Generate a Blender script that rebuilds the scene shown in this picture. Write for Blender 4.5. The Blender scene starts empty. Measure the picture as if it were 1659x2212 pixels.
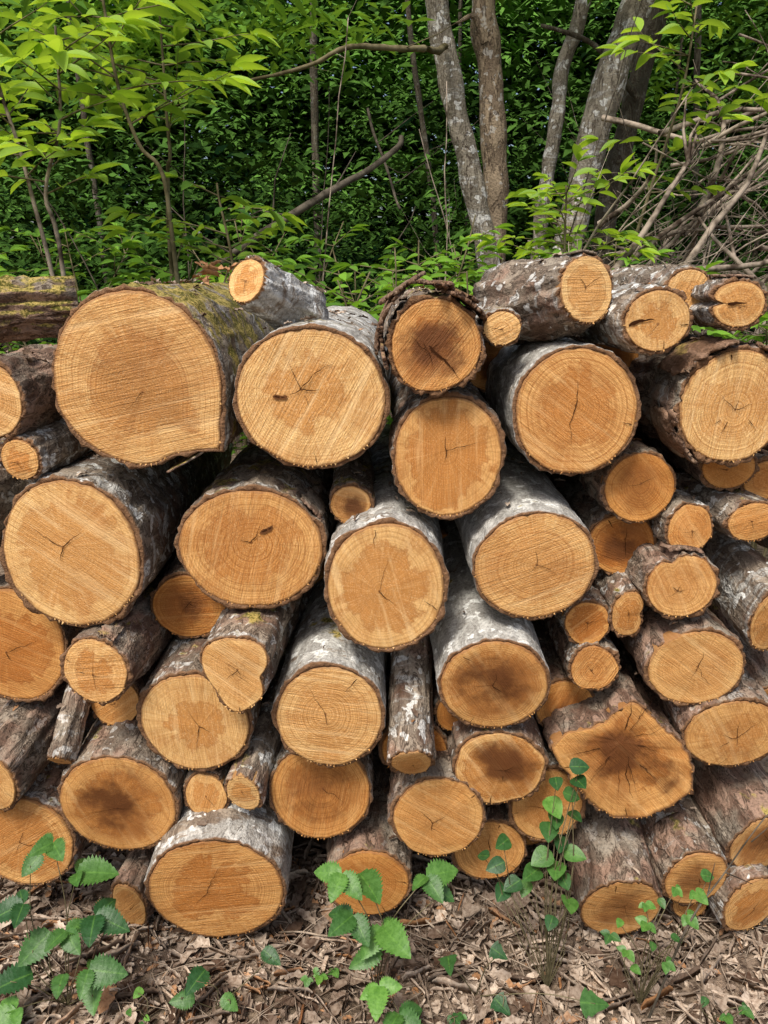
import bpy, math, random
import numpy as np
from mathutils import Vector, Matrix, noise
random.seed(7)
scene=bpy.context.scene
COL=scene.collection
R_=math.radians

# ------------------------------------------------------------------ helpers
class NT:
    def __init__(s,mat):
        s.t=mat.node_tree; s.t.nodes.clear()
    def n(s,typ,**kw):
        nd=s.t.nodes.new(typ)
        for k,v in kw.items(): setattr(nd,k,v)
        return nd
    def put(s,inp,v):
        if isinstance(v,bpy.types.NodeSocket): s.t.links.new(v,inp)
        else: inp.default_value=v
    def math(s,op,a,b=None,c=None,clamp=False):
        nd=s.t.nodes.new('ShaderNodeMath'); nd.operation=op; nd.use_clamp=clamp
        s.put(nd.inputs[0],a)
        if b is not None: s.put(nd.inputs[1],b)
        if c is not None: s.put(nd.inputs[2],c)
        return nd.outputs[0]
    def mix(s,f,a,b,mode='MIX'):
        nd=s.t.nodes.new('ShaderNodeMix'); nd.data_type='RGBA'; nd.blend_type=mode
        s.put(nd.inputs[0],f)
        for i,v in ((6,a),(7,b)):
            if isinstance(v,tuple) and len(v)==3: v=v+(1,)
            s.put(nd.inputs[i],v)
        return nd.outputs[2]
    def ss(s,v,lo,hi,a=0.,b=1.):
        nd=s.t.nodes.new('ShaderNodeMapRange'); nd.interpolation_type='SMOOTHSTEP'
        s.put(nd.inputs[0],v); s.put(nd.inputs[1],lo); s.put(nd.inputs[2],hi); s.put(nd.inputs[3],a); s.put(nd.inputs[4],b)
        return nd.outputs[0]
    def noise(s,vec,scale,detail=3,rough=.55,dist=0,dim='3D'):
        nd=s.t.nodes.new('ShaderNodeTexNoise'); nd.noise_dimensions=dim
        if dim=='1D': s.put(nd.inputs['W'],vec)
        else: s.put(nd.inputs['Vector'],vec)
        nd.inputs['Scale'].default_value=scale; nd.inputs['Detail'].default_value=detail
        nd.inputs['Roughness'].default_value=rough; nd.inputs['Distortion'].default_value=dist
        return nd.outputs['Fac']
    def comb(s,x,y,z):
        nd=s.t.nodes.new('ShaderNodeCombineXYZ')
        for i,v in enumerate((x,y,z)): s.put(nd.inputs[i],v)
        return nd.outputs[0]
    def sep(s,v):
        nd=s.t.nodes.new('ShaderNodeSeparateXYZ'); s.put(nd.inputs[0],v); return nd.outputs
    def attr(s,name):
        nd=s.t.nodes.new('ShaderNodeAttribute'); nd.attribute_name=name; return nd.outputs
    def vmul(s,v,m):
        nd=s.t.nodes.new('ShaderNodeVectorMath'); nd.operation='MULTIPLY'; s.put(nd.inputs[0],v); s.put(nd.inputs[1],m); return nd.outputs[0]
    def vadd(s,v,m):
        nd=s.t.nodes.new('ShaderNodeVectorMath'); nd.operation='ADD'; s.put(nd.inputs[0],v); s.put(nd.inputs[1],m); return nd.outputs[0]
def newmat(name):
    m=bpy.data.materials.new(name); m.use_nodes=True; return m,NT(m)
def finish(T,col,rough,bump=None,dist=.001,strength=1.,spec=.3,trans=None):
    if spec==0:
        b=T.n('ShaderNodeBsdfDiffuse'); T.put(b.inputs[0],col)
    else:
        b=T.n('ShaderNodeBsdfPrincipled'); T.put(b.inputs['Base Color'],col); T.put(b.inputs['Roughness'],rough)
        b.inputs['Specular IOR Level'].default_value=spec
    if bump is not None:
        bn=T.n('ShaderNodeBump'); bn.inputs['Distance'].default_value=dist; bn.inputs['Strength'].default_value=strength
        T.put(bn.inputs['Height'],bump); T.put(b.inputs['Normal'],bn.outputs[0])
    out=T.n('ShaderNodeOutputMaterial'); sh=b.outputs[0]
    if trans is not None:
        tr=T.n('ShaderNodeBsdfTranslucent'); T.put(tr.inputs[0],trans[0])
        mx=T.n('ShaderNodeMixShader'); mx.inputs[0].default_value=trans[1]
        T.put(mx.inputs[1],sh); T.put(mx.inputs[2],tr.outputs[0]); sh=mx.outputs[0]
    T.put(out.inputs[0],sh)

# ------------------------------------------------------------------ materials
WOOD,T=newmat('cut_wood')
fc=T.sep(T.attr('fc')['Vector']); fp=T.sep(T.attr('fp')['Vector'])
px,pz,rn=fc[0],fc[1],fc[2]; heart,tone,Rm=fp[0],fp[1],fp[2]
rnd=T.n('ShaderNodeObjectInfo').outputs['Random']
sd=T.math('MULTIPLY',rnd,37.)
rnd2=T.math('FRACT',T.math('MULTIPLY',rnd,7.31)); rnd3=T.math('FRACT',T.math('MULTIPLY',rnd,13.77)); rnd4=T.math('FRACT',T.math('MULTIPLY',rnd,29.3))
P3=T.comb(px,pz,sd)
n1=T.noise(P3,9,2); n2=T.noise(P3,45,2); nb=T.noise(T.comb(px,pz,T.math('ADD',sd,5.)),14,4,.6)
rr=T.math('MULTIPLY',rn,Rm)
rd=T.math('ADD',rr,T.math('ADD',T.math('MULTIPLY',n1,.014),T.math('MULTIPLY',n2,.0028)))
ringA=T.noise(T.math('ADD',T.math('MULTIPLY',rd,210.),T.math('MULTIPLY',sd,9.)),1,2,.6,dim='1D')
ringS=T.ss(T.math('SINE',T.math('MULTIPLY',rd,6.2832/.0052)),.1,1.)
ln=T.math('ADD',T.math('SQRT',T.math('ADD',T.math('MULTIPLY',px,px),T.math('MULTIPLY',pz,pz))),.0005)
ca=T.math('DIVIDE',px,ln); sa=T.math('DIVIDE',pz,ln)
rays=T.noise(T.comb(T.math('MULTIPLY',ca,20.),T.math('MULTIPLY',sa,20.),T.math('ADD',T.math('MULTIPLY',rn,1.6),sd)),1,3,.65)
sect=T.noise(T.comb(T.math('MULTIPLY',ca,1.7),T.math('MULTIPLY',sa,1.7),T.math('ADD',T.math('MULTIPLY',rn,1.8),sd)),1,4,.65)
vr=T.n('ShaderNodeVectorRotate',rotation_type='Z_AXIS'); T.put(vr.inputs['Vector'],P3); T.put(vr.inputs['Angle'],T.math('MULTIPLY',rnd,17.))
saw=T.noise(T.vmul(vr.outputs[0],(16.,330.,1.)),1,2,.6,.3)
sawL=T.noise(T.vmul(vr.outputs[0],(4.,48.,1.)),1,3,.6,.4)
fib=T.noise(P3,380,1,.7)
hz=T.math('ADD',rn,T.math('MULTIPLY',T.math('SUBTRACT',sect,.5),1.15))
hz=T.math('ADD',hz,T.math('MULTIPLY',T.math('SUBTRACT',n2,.5),.14))
hz=T.math('ADD',hz,T.math('MULTIPLY',T.math('SUBTRACT',rnd2,.5),.35))
hm=T.ss(hz,.74,.56)
line=T.math('MULTIPLY',T.ss(hz,.56,.64),T.ss(hz,.70,.65))
pale=(.86,.56,.23); oran=(.60,.275,.07)
col=T.mix(T.math('MULTIPLY',hm,T.ss(rnd3,0.,1.,.35,1.)),pale,oran)
col=T.mix(T.ss(nb,.38,.72,0.,.6),col,(.66,.35,.115))
col=T.mix(T.ss(n1,.5,.72,0.,.45),col,(.48,.21,.06))
col=T.mix(T.math('MULTIPLY',line,T.math('MULTIPLY',rnd3,.5)),col,(.34,.13,.03))
col=T.mix(T.ss(rays,.42,.75,0.,.45),col,(.44,.19,.055))
col=T.mix(T.ss(rays,.5,.22,0.,.40),col,(.96,.70,.36))
rs=T.ss(rnd4,0.,1.,.30,.62)
col=T.mix(T.math('MULTIPLY',T.ss(ringA,.42,.70),rs),col,(.40,.17,.045))
col=T.mix(T.math('MULTIPLY',ringS,T.math('MULTIPLY',T.ss(n1,.3,.7,.80,.25),rs)),col,(.38,.155,.04))
col=T.mix(T.math('MULTIPLY',T.ss(saw,.42,.64),T.ss(rnd2,0.,1.,.10,.42)),col,(.42,.19,.055))
col=T.mix(T.ss(sawL,.52,.72,0.,.38),col,(.97,.72,.38))
col=T.mix(T.ss(sawL,.46,.28,0.,.30),col,(.46,.21,.06))
col=T.mix(T.ss(fib,.55,.72,0.,.3),col,(.98,.76,.45))
col=T.mix(tone,col,T.mix(1.,col,(.80,.585,.37),'MULTIPLY'))
st=T.ss(T.math('ADD',rn,T.math('MULTIPLY',T.math('SUBTRACT',nb,.5),2.0)),.80,.10)
st=T.math('MULTIPLY',st,T.ss(heart,.1,.95),clamp=True)
st2=T.math('MULTIPLY',T.ss(T.math('ADD',T.math('MULTIPLY',n1,.6),T.math('MULTIPLY',sect,.4)),.40,.60,0.,.75),heart)
col=T.mix(T.math('MULTIPLY',st2,T.ss(rn,.98,.6)),col,(.28,.105,.028))
col=T.mix(T.math('MULTIPLY',st,.92),col,(.11,.038,.012))
col=T.mix(T.ss(T.math('ADD',rn,T.math('MULTIPLY',T.math('SUBTRACT',n2,.5),.07)),.955,.99,0.,.7),col,(.22,.10,.04))
pt=T.ss(rr,.004,.0015)
col=T.mix(T.math('MULTIPLY',pt,.7),col,(.15,.05,.015))
h=T.math('ADD',T.math('MULTIPLY',saw,.9),T.math('ADD',T.math('MULTIPLY',fib,.5),T.math('MULTIPLY',sawL,.8)))
finish(T,col,.62,h,.0028,.8,.2)
CRACK,T=newmat('wood_crack'); finish(T,(.045,.018,.008,1),.9,spec=0)
KNOT,T=newmat('wood_knot'); finish(T,(.14,.06,.025,1),.9,spec=0)
def bark_mat(name,base1,base2,useattr=True,scale=1.,wh=.45):
    M,T=newmat(name)
    tc=T.n('ShaderNodeTexCoord').outputs['Object']
    rnd=T.n('ShaderNodeObjectInfo').outputs['Random']
    off=T.comb(T.math('MULTIPLY',rnd,31.),T.math('MULTIPLY',rnd,17.),T.math('MULTIPLY',rnd,23.))
    v=T.vadd(tc,off)
    if useattr:
        bp=T.sep(T.attr('bp')['Vector']); white,moss,front=bp[0],bp[1],bp[2]
    else: white,moss,front=wh,0.,0.
    st=T.vmul(v,(scale,scale*.36,scale) if useattr else (scale,scale,scale*.25))
    ac=T.vmul(v,(scale*.6,scale*1.7,scale*.6) if useattr else (scale*.7,scale*.7,scale*1.8))
    a=T.noise(st,34,4,.65,.7); b=T.noise(v,9*scale,3,.6); c=T.noise(v,150*scale,2,.7)
    col=T.mix(T.ss(a,.30,.66),base1,base2)
    if useattr:
        red=T.ss(T.math('ADD',b,T.math('MULTIPLY',T.math('SUBTRACT',.40,white),.30)),.49,.64,0.,.75)
        col=T.mix(red,col,T.mix(T.ss(a,.35,.6),(.11,.055,.036),(.34,.205,.145)))
    col=T.mix(T.ss(b,.46,.30,0.,.5),col,(.32,.29,.235) if useattr else base2)
    w1=T.noise(ac,17,4,.68,.6)
    wm=T.ss(T.math('ADD',w1,T.math('MULTIPLY',T.math('SUBTRACT',white,.5),.46)),.48,.60)
    wc=T.mix(T.ss(a,.3,.7),(.34,.33,.30),(.68,.68,.64))
    col=T.mix(T.math('MULTIPLY',wm,.8),col,wc)
    w2=T.noise(v,30*scale,2,.6)
    col=T.mix(T.math('MULTIPLY',T.ss(w2,.585,.61),T.ss(white,.1,.5) if useattr else wh*1.8),col,(.80,.80,.76))
    rg=T.math('ABSOLUTE',T.math('SUBTRACT',a,.5))
    ck=T.ss(rg,.0,.035)
    cs=T.math('MULTIPLY',T.math('SUBTRACT',1.,ck),T.ss(T.math('ADD',white,T.math('MULTIPLY',T.math('SUBTRACT',b,.5),1.2)),.25,.9,.85,.15))
    col=T.mix(cs,col,(.04,.026,.018))
    col=T.mix(T.ss(c,.34,.58,.40,0.),col,(.05,.035,.025))
    if useattr:
        nz=T.sep(T.n('ShaderNodeNewGeometry').outputs['Normal'])[2]
        mo=T.math('ADD',T.math('MULTIPLY',nz,.25),T.math('ADD',b,T.math('MULTIPLY',T.math('SUBTRACT',moss,1.),.5)))
        col=T.mix(T.ss(T.math('ADD',mo,T.math('MULTIPLY',T.math('SUBTRACT',w2,.5),.6)),.52,.66),col,T.mix(T.ss(T.math('ADD',T.math('MULTIPLY',c,.6),T.math('MULTIPLY',a,.4)),.42,.58),(.09,.085,.016),(.42,.32,.10)))
        fr=T.mix(c,(.05,.024,.012),(.34,.19,.10))
        col=T.mix(front,col,fr)
    h=T.math('ADD',T.math('MULTIPLY',a,1.2),T.math('MULTIPLY',c,.7))
    finish(T,col,.85,h,.007/scale,.8,.12)
    return M
BARK=bark_mat('log_bark',(.12,.085,.062),(.36,.295,.225))
TRUNKM=bark_mat('tree_bark',(.17,.15,.115),(.36,.32,.25),False,.45,.42)
BROWNTR=bark_mat('torn_tree_bark',(.17,.125,.085),(.36,.28,.19),False,.45,.22)
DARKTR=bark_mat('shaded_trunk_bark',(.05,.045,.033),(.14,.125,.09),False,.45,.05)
def twig(name,c1,c2):
    M,T=newmat(name); tc=T.n('ShaderNodeTexCoord').outputs['Object']
    col=T.mix(T.ss(T.noise(tc,9,3,.7),.35,.65),c1,c2); finish(T,col,.85,spec=0); return M
TWIG=twig('green_grey_twig',(.07,.06,.03),(.20,.17,.10))
DARKTWIG=twig('dark_dead_wood',(.035,.03,.022),(.13,.11,.085))
DRY=twig('dry_twig',(.09,.06,.04),(.46,.37,.28))
DRY2=twig('brush_branch',(.05,.036,.026),(.40,.33,.26))
def leafmat(name,dark,light,tr,trs=.35,spec=.3,rough=.5,tex=False):
    M,T=newmat(name); lc=T.sep(T.attr('lc')['Vector'])
    col=T.mix(lc[0],dark,light)
    if tex:
        tc=T.n('ShaderNodeTexCoord').outputs['Object']
        col=T.mix(T.ss(lc[1],.0,.12,.55,0.),col,T.mix(.6,col,light))
        nn=T.noise(tc,90,3,.7); col=T.mix(T.ss(nn,.35,.7),col,T.mix(1.,col,(.55,.66,.5),'MULTIPLY'))
        finish(T,col,rough,nn,.002,.6,trans=(T.mix(1.,col,tr,'MULTIPLY'),trs),spec=spec)
    else: finish(T,col,rough,trans=(T.mix(1.,col,tr,'MULTIPLY'),trs) if trs else None,spec=spec)
    return M
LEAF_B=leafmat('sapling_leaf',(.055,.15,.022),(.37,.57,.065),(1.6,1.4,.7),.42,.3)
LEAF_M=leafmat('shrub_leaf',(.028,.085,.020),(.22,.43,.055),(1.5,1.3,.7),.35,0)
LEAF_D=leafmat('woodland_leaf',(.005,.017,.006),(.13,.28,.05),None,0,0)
LEAF_G=leafmat('bramble_leaf',(.030,.10,.03),(.20,.42,.07),(1.3,1.2,.7),.22,.35,.42,True)
LITTER,T=newmat('dry_leaf'); lc=T.sep(T.attr('lc')['Vector']); tc=T.n('ShaderNodeTexCoord').outputs['Object']
col=T.mix(lc[0],(.11,.07,.048),(.64,.53,.42)); col=T.mix(T.ss(lc[2],.88,.95,0.,.8),col,(.45,.23,.10))
col=T.mix(T.ss(T.noise(tc,120,2),.35,.7),col,T.mix(1.,col,(.6,.55,.52),'MULTIPLY')); finish(T,col,.8,spec=0)
GROUND,T=newmat('forest_floor'); tc=T.n('ShaderNodeTexCoord').outputs['Object']
a=T.noise(tc,30,4,.7); b=T.noise(tc,3,2)
col=T.mix(T.ss(a,.35,.65),(.08,.055,.04),(.30,.225,.165)); col=T.mix(T.ss(b,.45,.7,0.,.3),col,(.10,.09,.045))
finish(T,col,.95,a,.02,1.,0)

# ------------------------------------------------------------------ mesh helpers
def meshobj(name,V,F,mats,parent=None,smooth=True,attrs=None,mi=None):
    me=bpy.data.meshes.new(name); me.from_pydata([tuple(map(float,v)) for v in V],[],F)
    for m in mats: me.materials.append(m)
    if smooth: me.polygons.foreach_set('use_smooth',[True]*len(me.polygons))
    if mi is not None: me.polygons.foreach_set('material_index',mi)
    if attrs:
        for k,a in attrs.items():
            at=me.attributes.new(k,'FLOAT_VECTOR','POINT'); at.data.foreach_set('vector',np.asarray(a,dtype=np.float32).ravel())
    me.update()
    ob=bpy.data.objects.new(name,me); COL.objects.link(ob)
    if parent: ob.parent=parent
    return ob
def empty(name,loc,label,cat,group=None,rot=None):
    e=bpy.data.objects.new(name,None); e.empty_display_size=.05; COL.objects.link(e)
    if rot is not None: e.matrix_world=rot
    else: e.location=loc
    e['label']=label; e['category']=cat
    if group: e['group']=group
    return e
def tube(V,F,pts,rad,n=6,rough=0.):
    base=len(V); m=len(pts); pts=[Vector(p) for p in pts]
    for i,p in enumerate(pts):
        d=(pts[min(i+1,m-1)]-pts[max(i-1,0)]).normalized()
        u=d.cross(Vector((0.31,.95,.1)))
        if u.length<.1: u=d.cross(Vector((1,0,0)))
        u.normalize(); w=d.cross(u)
        for k in range(n):
            a=2*math.pi*k/n
            r=rad[i]; o=(u*math.cos(a)+w*math.sin(a))*r
            q=p+o
            if rough: q+=o*rough*noise.noise(q*(.35/r))
            V.append(q)
    for i in range(m-1):
        for k in range(n):
            a=base+i*n+k; b=base+i*n+(k+1)%n
            F.append((a,b,b+n,a+n))
    F.append(tuple(base+(m-1)*n+k for k in range(n)))
def smoothpath(pts,sub=6,jit=0.):
    pts=[Vector(p) for p in pts]; out=[]
    P=[pts[0]*2-pts[1]]+pts+[pts[-1]*2-pts[-2]]
    for i in range(1,len(P)-2):
        for s in range(sub):
            t=s/sub
            q=.5*((2*P[i])+(-P[i-1]+P[i+1])*t+(2*P[i-1]-5*P[i]+4*P[i+1]-P[i+2])*t*t+(-P[i-1]+3*P[i]-3*P[i+1]+P[i+2])*t**3)
            if jit: q=q+noise.noise_vector(q*3.1)*jit
            out.append(q)
    out.append(pts[-1]); return out
def tmpl(stations,widths,fold=.16,droop=.16,wave=0.):
    V=[];F=[];mid=[]
    for i,(t,w) in enumerate(zip(stations,widths)):
        for s in (-1,0,1):
            V.append((t,s*w*.5,abs(s)*w*.5*fold*2-droop*t*t+(wave*math.sin(i*2.1+s) if s else 0))); mid.append(abs(s))
    for i in range(len(stations)-1):
        a=i*3
        F+=[(a,a+1,a+4,a+3),(a+1,a+2,a+5,a+4)]
    return np.array(V),np.array(F),np.array(mid)
T_LANCE=tmpl([0,.1,.25,.42,.6,.78,.9,1],[.03,.45,.85,1,.92,.6,.28,.0])
st=[0];wd=[.04]
for i in range(1,22):
    t=i/22; w=math.sin(math.pi*min(1,t**.66))**.75
    st.append(t-(.014 if i%2 else 0)); wd.append(w*(1.06 if i%2 else .80))
st.append(1);wd.append(0)
T_SERR=tmpl(st,wd,.14,.24,.012)
T_OVAL=tmpl([0,.1,.25,.45,.65,.85,1],[.1,.75,1,1,.8,.45,.05],.10,.16)
T_IVY=tmpl([0,.06,.16,.26,.36,.46,.58,.75,.9,1],[.2,.75,1.15,.85,.98,.78,.55,.40,.2,0],.10,.14)
T_CURL=tmpl([0,.15,.3,.45,.6,.75,.88,1],[.1,.75,.6,1,.7,.85,.45,.05],.24,.18,.07)
T_STRIP=tmpl([0,.15,.4,.7,.9,1],[.7,1,.85,.95,.8,.4],.25,-.04,.03)
T_LOW=(np.array([(0,0,0),(.45,-.5,.1),(1,0,-.12),(.45,.5,.1)],float),np.array([(0,2,1),(0,3,2)]),np.array([0,1,0,1]))
def leaves(name,L,tm,mat,parent=None,origin=(0,0,0)):
    A=np.asarray(L,float); TV,TF,TM=tm; k=len(TV); n=len(A)
    p=A[:,0:3]-np.array(origin); d=A[:,3:6]; d=d/(np.linalg.norm(d,axis=1)[:,None]+1e-9)
    s=np.cross(d,A[:,6:9]); s/=np.linalg.norm(s,axis=1)[:,None]+1e-9
    u=np.cross(s,d)
    ln=A[:,9][:,None,None]; wd=A[:,10][:,None,None]
    V=p[:,None,:]+d[:,None,:]*TV[None,:,0:1]*ln+s[:,None,:]*TV[None,:,1:2]*wd+u[:,None,:]*TV[None,:,2:3]*ln*.8
    V=V.reshape(-1,3)
    fs=TF.shape[1]; F=(TF[None]+(np.arange(n)*k)[:,None,None]).reshape(-1,fs)
    me=bpy.data.meshes.new(name)
    me.vertices.add(len(V)); me.vertices.foreach_set('co',V.ravel())
    me.loops.add(F.size); me.loops.foreach_set('vertex_index',F.ravel().astype(np.int32))
    me.polygons.add(len(F)); me.polygons.foreach_set('loop_start',(np.arange(len(F))*fs).astype(np.int32))
    me.polygons.foreach_set('loop_total',np.full(len(F),fs,np.int32))
    me.update(calc_edges=True); me.polygons.foreach_set('use_smooth',[True]*len(F))
    at=me.attributes.new('lc','FLOAT_VECTOR','POINT')
    C=np.zeros((n,k,3)); C[:,:,0]=A[:,11][:,None]; C[:,:,1]=TM[None]; C[:,:,2]=A[:,12][:,None]
    at.data.foreach_set('vector',C.astype(np.float32).ravel())
    me.materials.append(mat); ob=bpy.data.objects.new(name,me); COL.objects.link(ob)
    if parent: ob.parent=parent
    return ob
def U(a,b): return random.uniform(a,b)

# ------------------------------------------------------------------ logs
# x, y(depth), z, half width, half height, tilt, yaw, length, stain, tone, white, moss, cracks, special
LOGS=[
(-.458,1.450,1.312,.165,.170,0,0,1.0,.38,.30,.40,.92,1,'spur'),
(-.137,1.450,1.278,.145,.137,0,0,1.05,.0,.10,.75,.3,5,'eyeL'),
(.092,1.410,1.381,.089,.086,0,0,.5,1.0,.55,.3,.55,6,'loose'),
(.216,1.450,1.408,.038,.034,0,0,.4,.0,.0,.6,.4,3,''),
(.365,1.450,1.475,.062,.063,-8,-24,.26,.0,.0,.35,.2,4,'flare'),
(.488,1.420,1.423,.066,.058,0,-8,.5,.0,.12,.5,.2,1,'edge'),
(.586,1.550,1.471,.046,.045,0,0,.5,.0,.1,.4,.3,2,''),
(.643,1.450,1.451,.051,.045,0,0,.5,.0,.0,.4,.2,1,'slit'),
(-.260,1.530,1.490,.045,.045,-20,30,.20,.0,.05,.75,.3,3,'flare'),
(-.742,1.450,1.278,.072,.076,0,8,.9,.0,.15,.10,.2,3,''),
(-1.60,1.780,1.395,.100,.085,2,70,.86,.2,.3,.05,.98,0,'bumpy'),
(-.698,1.450,1.162,.044,.044,3,10,.6,.0,.25,.5,.3,2,''),
(-.622,1.450,.966,.144,.162,0,0,1.0,.12,.08,.45,.3,3,''),
(-.267,1.470,.972,.150,.130,0,0,1.0,.15,.40,.30,.5,2,'eyeR'),
(-.068,1.510,1.055,.045,.043,0,0,.7,.9,.55,.3,.5,0,''),
(.123,1.450,1.168,.109,.124,0,0,1.0,.0,.50,.35,.4,3,''),
(.363,1.450,1.253,.120,.126,0,0,1.0,.12,.45,.85,.3,2,''),
(.657,1.450,1.263,.109,.112,0,-3,1.0,.0,.0,.2,.3,6,'rag'),
(.513,1.500,1.092,.075,.076,0,0,.9,.5,1.,.15,.4,2,''),
(.700,1.530,1.127,.059,.048,0,0,.8,.2,.9,.2,.4,1,''),
(.503,1.550,.956,.075,.072,0,0,.8,.8,1.,.2,.3,2,''),
(.617,1.480,1.014,.050,.054,0,0,.8,.1,.5,.4,.3,3,'bumpy'),
(.736,1.470,1.030,.060,.044,0,-10,.6,.1,.7,.3,.5,2,''),
(.599,1.450,.900,.077,.072,0,0,.9,.2,.5,.2,.3,4,'notch'),
(.799,1.450,.827,.054,.082,12,-8,.7,.1,.4,.5,.3,4,''),
(.004,1.410,.915,.124,.140,0,0,1.0,.0,.35,.75,.3,2,''),
(.298,1.430,.951,.124,.117,3,0,1.0,.2,.30,.98,.3,3,''),
(.427,1.490,.799,.051,.052,0,0,.8,.2,.7,.3,.3,3,'bumpy'),
(.509,1.480,.826,.038,.056,6,0,.6,.0,.4,.3,.4,2,'notchR'),
(.449,1.480,.697,.055,.058,0,0,.7,.2,.6,.3,.3,3,'bumpy'),
(.652,1.450,.715,.105,.092,3,0,.9,.2,.45,.2,.3,3,''),
(.410,1.550,.565,.073,.071,0,0,.8,.9,.9,.2,.3,2,''),
(-.809,1.530,.727,.121,.140,0,0,.9,.15,.65,.2,.3,2,''),
(-.430,1.570,.802,.085,.078,0,0,.8,.75,1.,.2,.3,3,''),
(-.587,1.410,.732,.073,.077,0,6,.6,.0,.45,.2,.5,4,''),
(-.292,1.380,.746,.073,.085,3,6,.6,.3,.40,.35,.4,4,'heart'),
(-.404,1.450,.586,.124,.126,3,0,.9,.0,.30,.35,.3,3,''),
(-.114,1.420,.618,.119,.127,3,0,.9,.0,.0,.8,.3,2,''),
(.227,1.420,.693,.117,.115,8,0,.9,.9,.40,.9,.3,3,''),
(.057,1.390,.529,.046,.060,34,0,.50,.1,.25,.35,.4,2,'bumpy'),
(-.609,1.550,.577,.059,.065,0,0,.6,.0,.6,.2,.3,1,''),
(.251,1.450,.468,.104,.104,5,0,.8,1.,.40,.35,.3,4,'bumpy'),
(.122,1.450,.345,.106,.111,4,0,.8,.3,.55,.2,.3,3,''),
(-.144,1.480,.388,.118,.124,0,0,.8,.6,.65,.3,.3,1,''),
(-.588,1.450,.379,.132,.136,6,0,.8,.95,.50,.3,.3,2,''),
(-.375,1.410,.183,.159,.159,8,0,.8,.10,.50,.65,.3,2,''),
(-.398,1.470,.386,.051,.062,0,0,.6,.0,.20,.4,.3,1,'bumpy'),
(-.307,1.430,.427,.040,.056,14,10,.45,.1,.10,.4,.5,1,'bumpy'),
(.069,1.530,.464,.079,.073,0,0,.7,.5,.9,.2,.3,2,''),
(.522,1.450,.495,.164,.160,0,0,.8,.95,.65,.12,.2,13,'burl'),
(.750,1.450,.558,.111,.095,8,0,.8,.2,.40,.25,.3,5,''),
(.376,1.510,.332,.089,.104,0,0,.7,.3,.60,.3,.4,3,''),
(.252,1.530,.189,.091,.087,0,0,.7,.3,.80,.3,.3,2,''),
(-.036,1.470,.146,.101,.102,4,0,.7,.2,.75,.2,.3,2,''),
(.538,1.420,.122,.094,.112,17,0,.6,.6,.45,.2,.4,3,''),
(.710,1.440,.187,.077,.090,10,-4,.6,.65,.45,.3,.3,3,''),
(.855,1.450,.276,.082,.100,14,-8,.7,.7,.50,.05,.3,4,''),
(.845,1.440,.115,.074,.090,8,-12,.6,.2,.50,.5,.3,2,''),
(-.598,1.470,.080,.044,.080,10,10,.5,.1,.60,.2,.3,1,'bumpy'),
(-.822,1.470,.263,.119,.124,0,0,.8,.25,.50,.3,.3,3,''),
(-.856,1.430,.456,.072,.089,8,12,.7,.05,.40,.2,.3,2,''),
(-.703,1.450,.492,.027,.035,45,6,.16,.3,.70,.3,.3,0,'bumpy'),
(.734,1.500,.058,.044,.045,0,0,.5,.3,.70,.3,.3,1,''),
(.154,1.530,.560,.039,.047,0,0,.6,.5,.90,.3,.3,0,''),
(.796,1.550,1.097,.060,.045,0,-5,.6,.2,.80,.2,.3,1,''),
(.863,1.530,.583,.062,.064,20,-5,.6,.2,.60,.1,.3,1,''),
(.95,1.50,.98,.10,.10,0,-4,.8,.2,.5,.3,.3,2,''),(.95,1.47,1.20,.10,.10,0,-4,.8,.2,.5,.3,.3,2,''),
(-.92,1.50,1.02,.10,.12,0,4,.8,.2,.5,.3,.3,2,''),
(.245,1.80,1.30,.06,.06,0,0,.6,.8,1.,.2,.3,0,''),(.14,1.90,.80,.07,.07,0,0,.5,.8,1.,.2,.3,0,''),  # from here on: fillers added to darken gaps, shade put into stain and tone
(-.18,1.86,.79,.06,.06,0,0,.6,.8,1.,.2,.3,0,''),(.75,1.80,.93,.07,.07,0,0,.6,.8,1.,.2,.3,0,''),
(.38,1.84,.42,.08,.08,0,0,.6,.8,1.,.2,.3,0,''),(-.20,1.86,.2,.07,.07,0,0,.6,.8,1.,.2,.3,0,''),(.38,1.75,.10,.09,.09,0,0,.6,.8,1.,.2,.3,0,''),
(-.70,1.76,.10,.09,.09,0,0,.6,.8,1.,.2,.3,0,''),(.50,1.74,1.33,.07,.07,0,0,.7,.5,1.,.3,.3,0,''),
]
NS=96
SPEC={'spur':[(-40,9,.24),(-66,18,-.07),(15,30,-.03),(-130,30,-.02)],'slit':[(178,7,-.42),(150,22,.08),(205,22,.08),(-60,40,.05)],
 'notch':[(112,10,-.20),(60,20,.05)],'notchR':[(0,20,-.28),(60,20,.06),(-60,20,.06)],
 'heart':[(-95,22,.18),(-10,22,-.30),(40,20,.12),(150,30,.08),(-150,25,-.10),(100,25,-.08)],
 'loose':[(180,30,-.05),(-120,25,.05)],'bumpy':[(40,25,.08),(200,20,-.10),(290,14,.06)]}
BURL=[(-180,.95),(-162,.80),(-140,.76),(-118,.84),(-95,.98),(-77,1.06),(-60,1.06),(-42,1.10),(-27,1.14),(-14,1.0),(-2,.93),(14,.82),(27,.76),(45,.70),(58,.74),(70,.80),(82,.90),(92,.93),(102,.82),(118,.68),(135,.72),(150,.92),(164,1.06),(172,1.02),(180,.95)]
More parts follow.
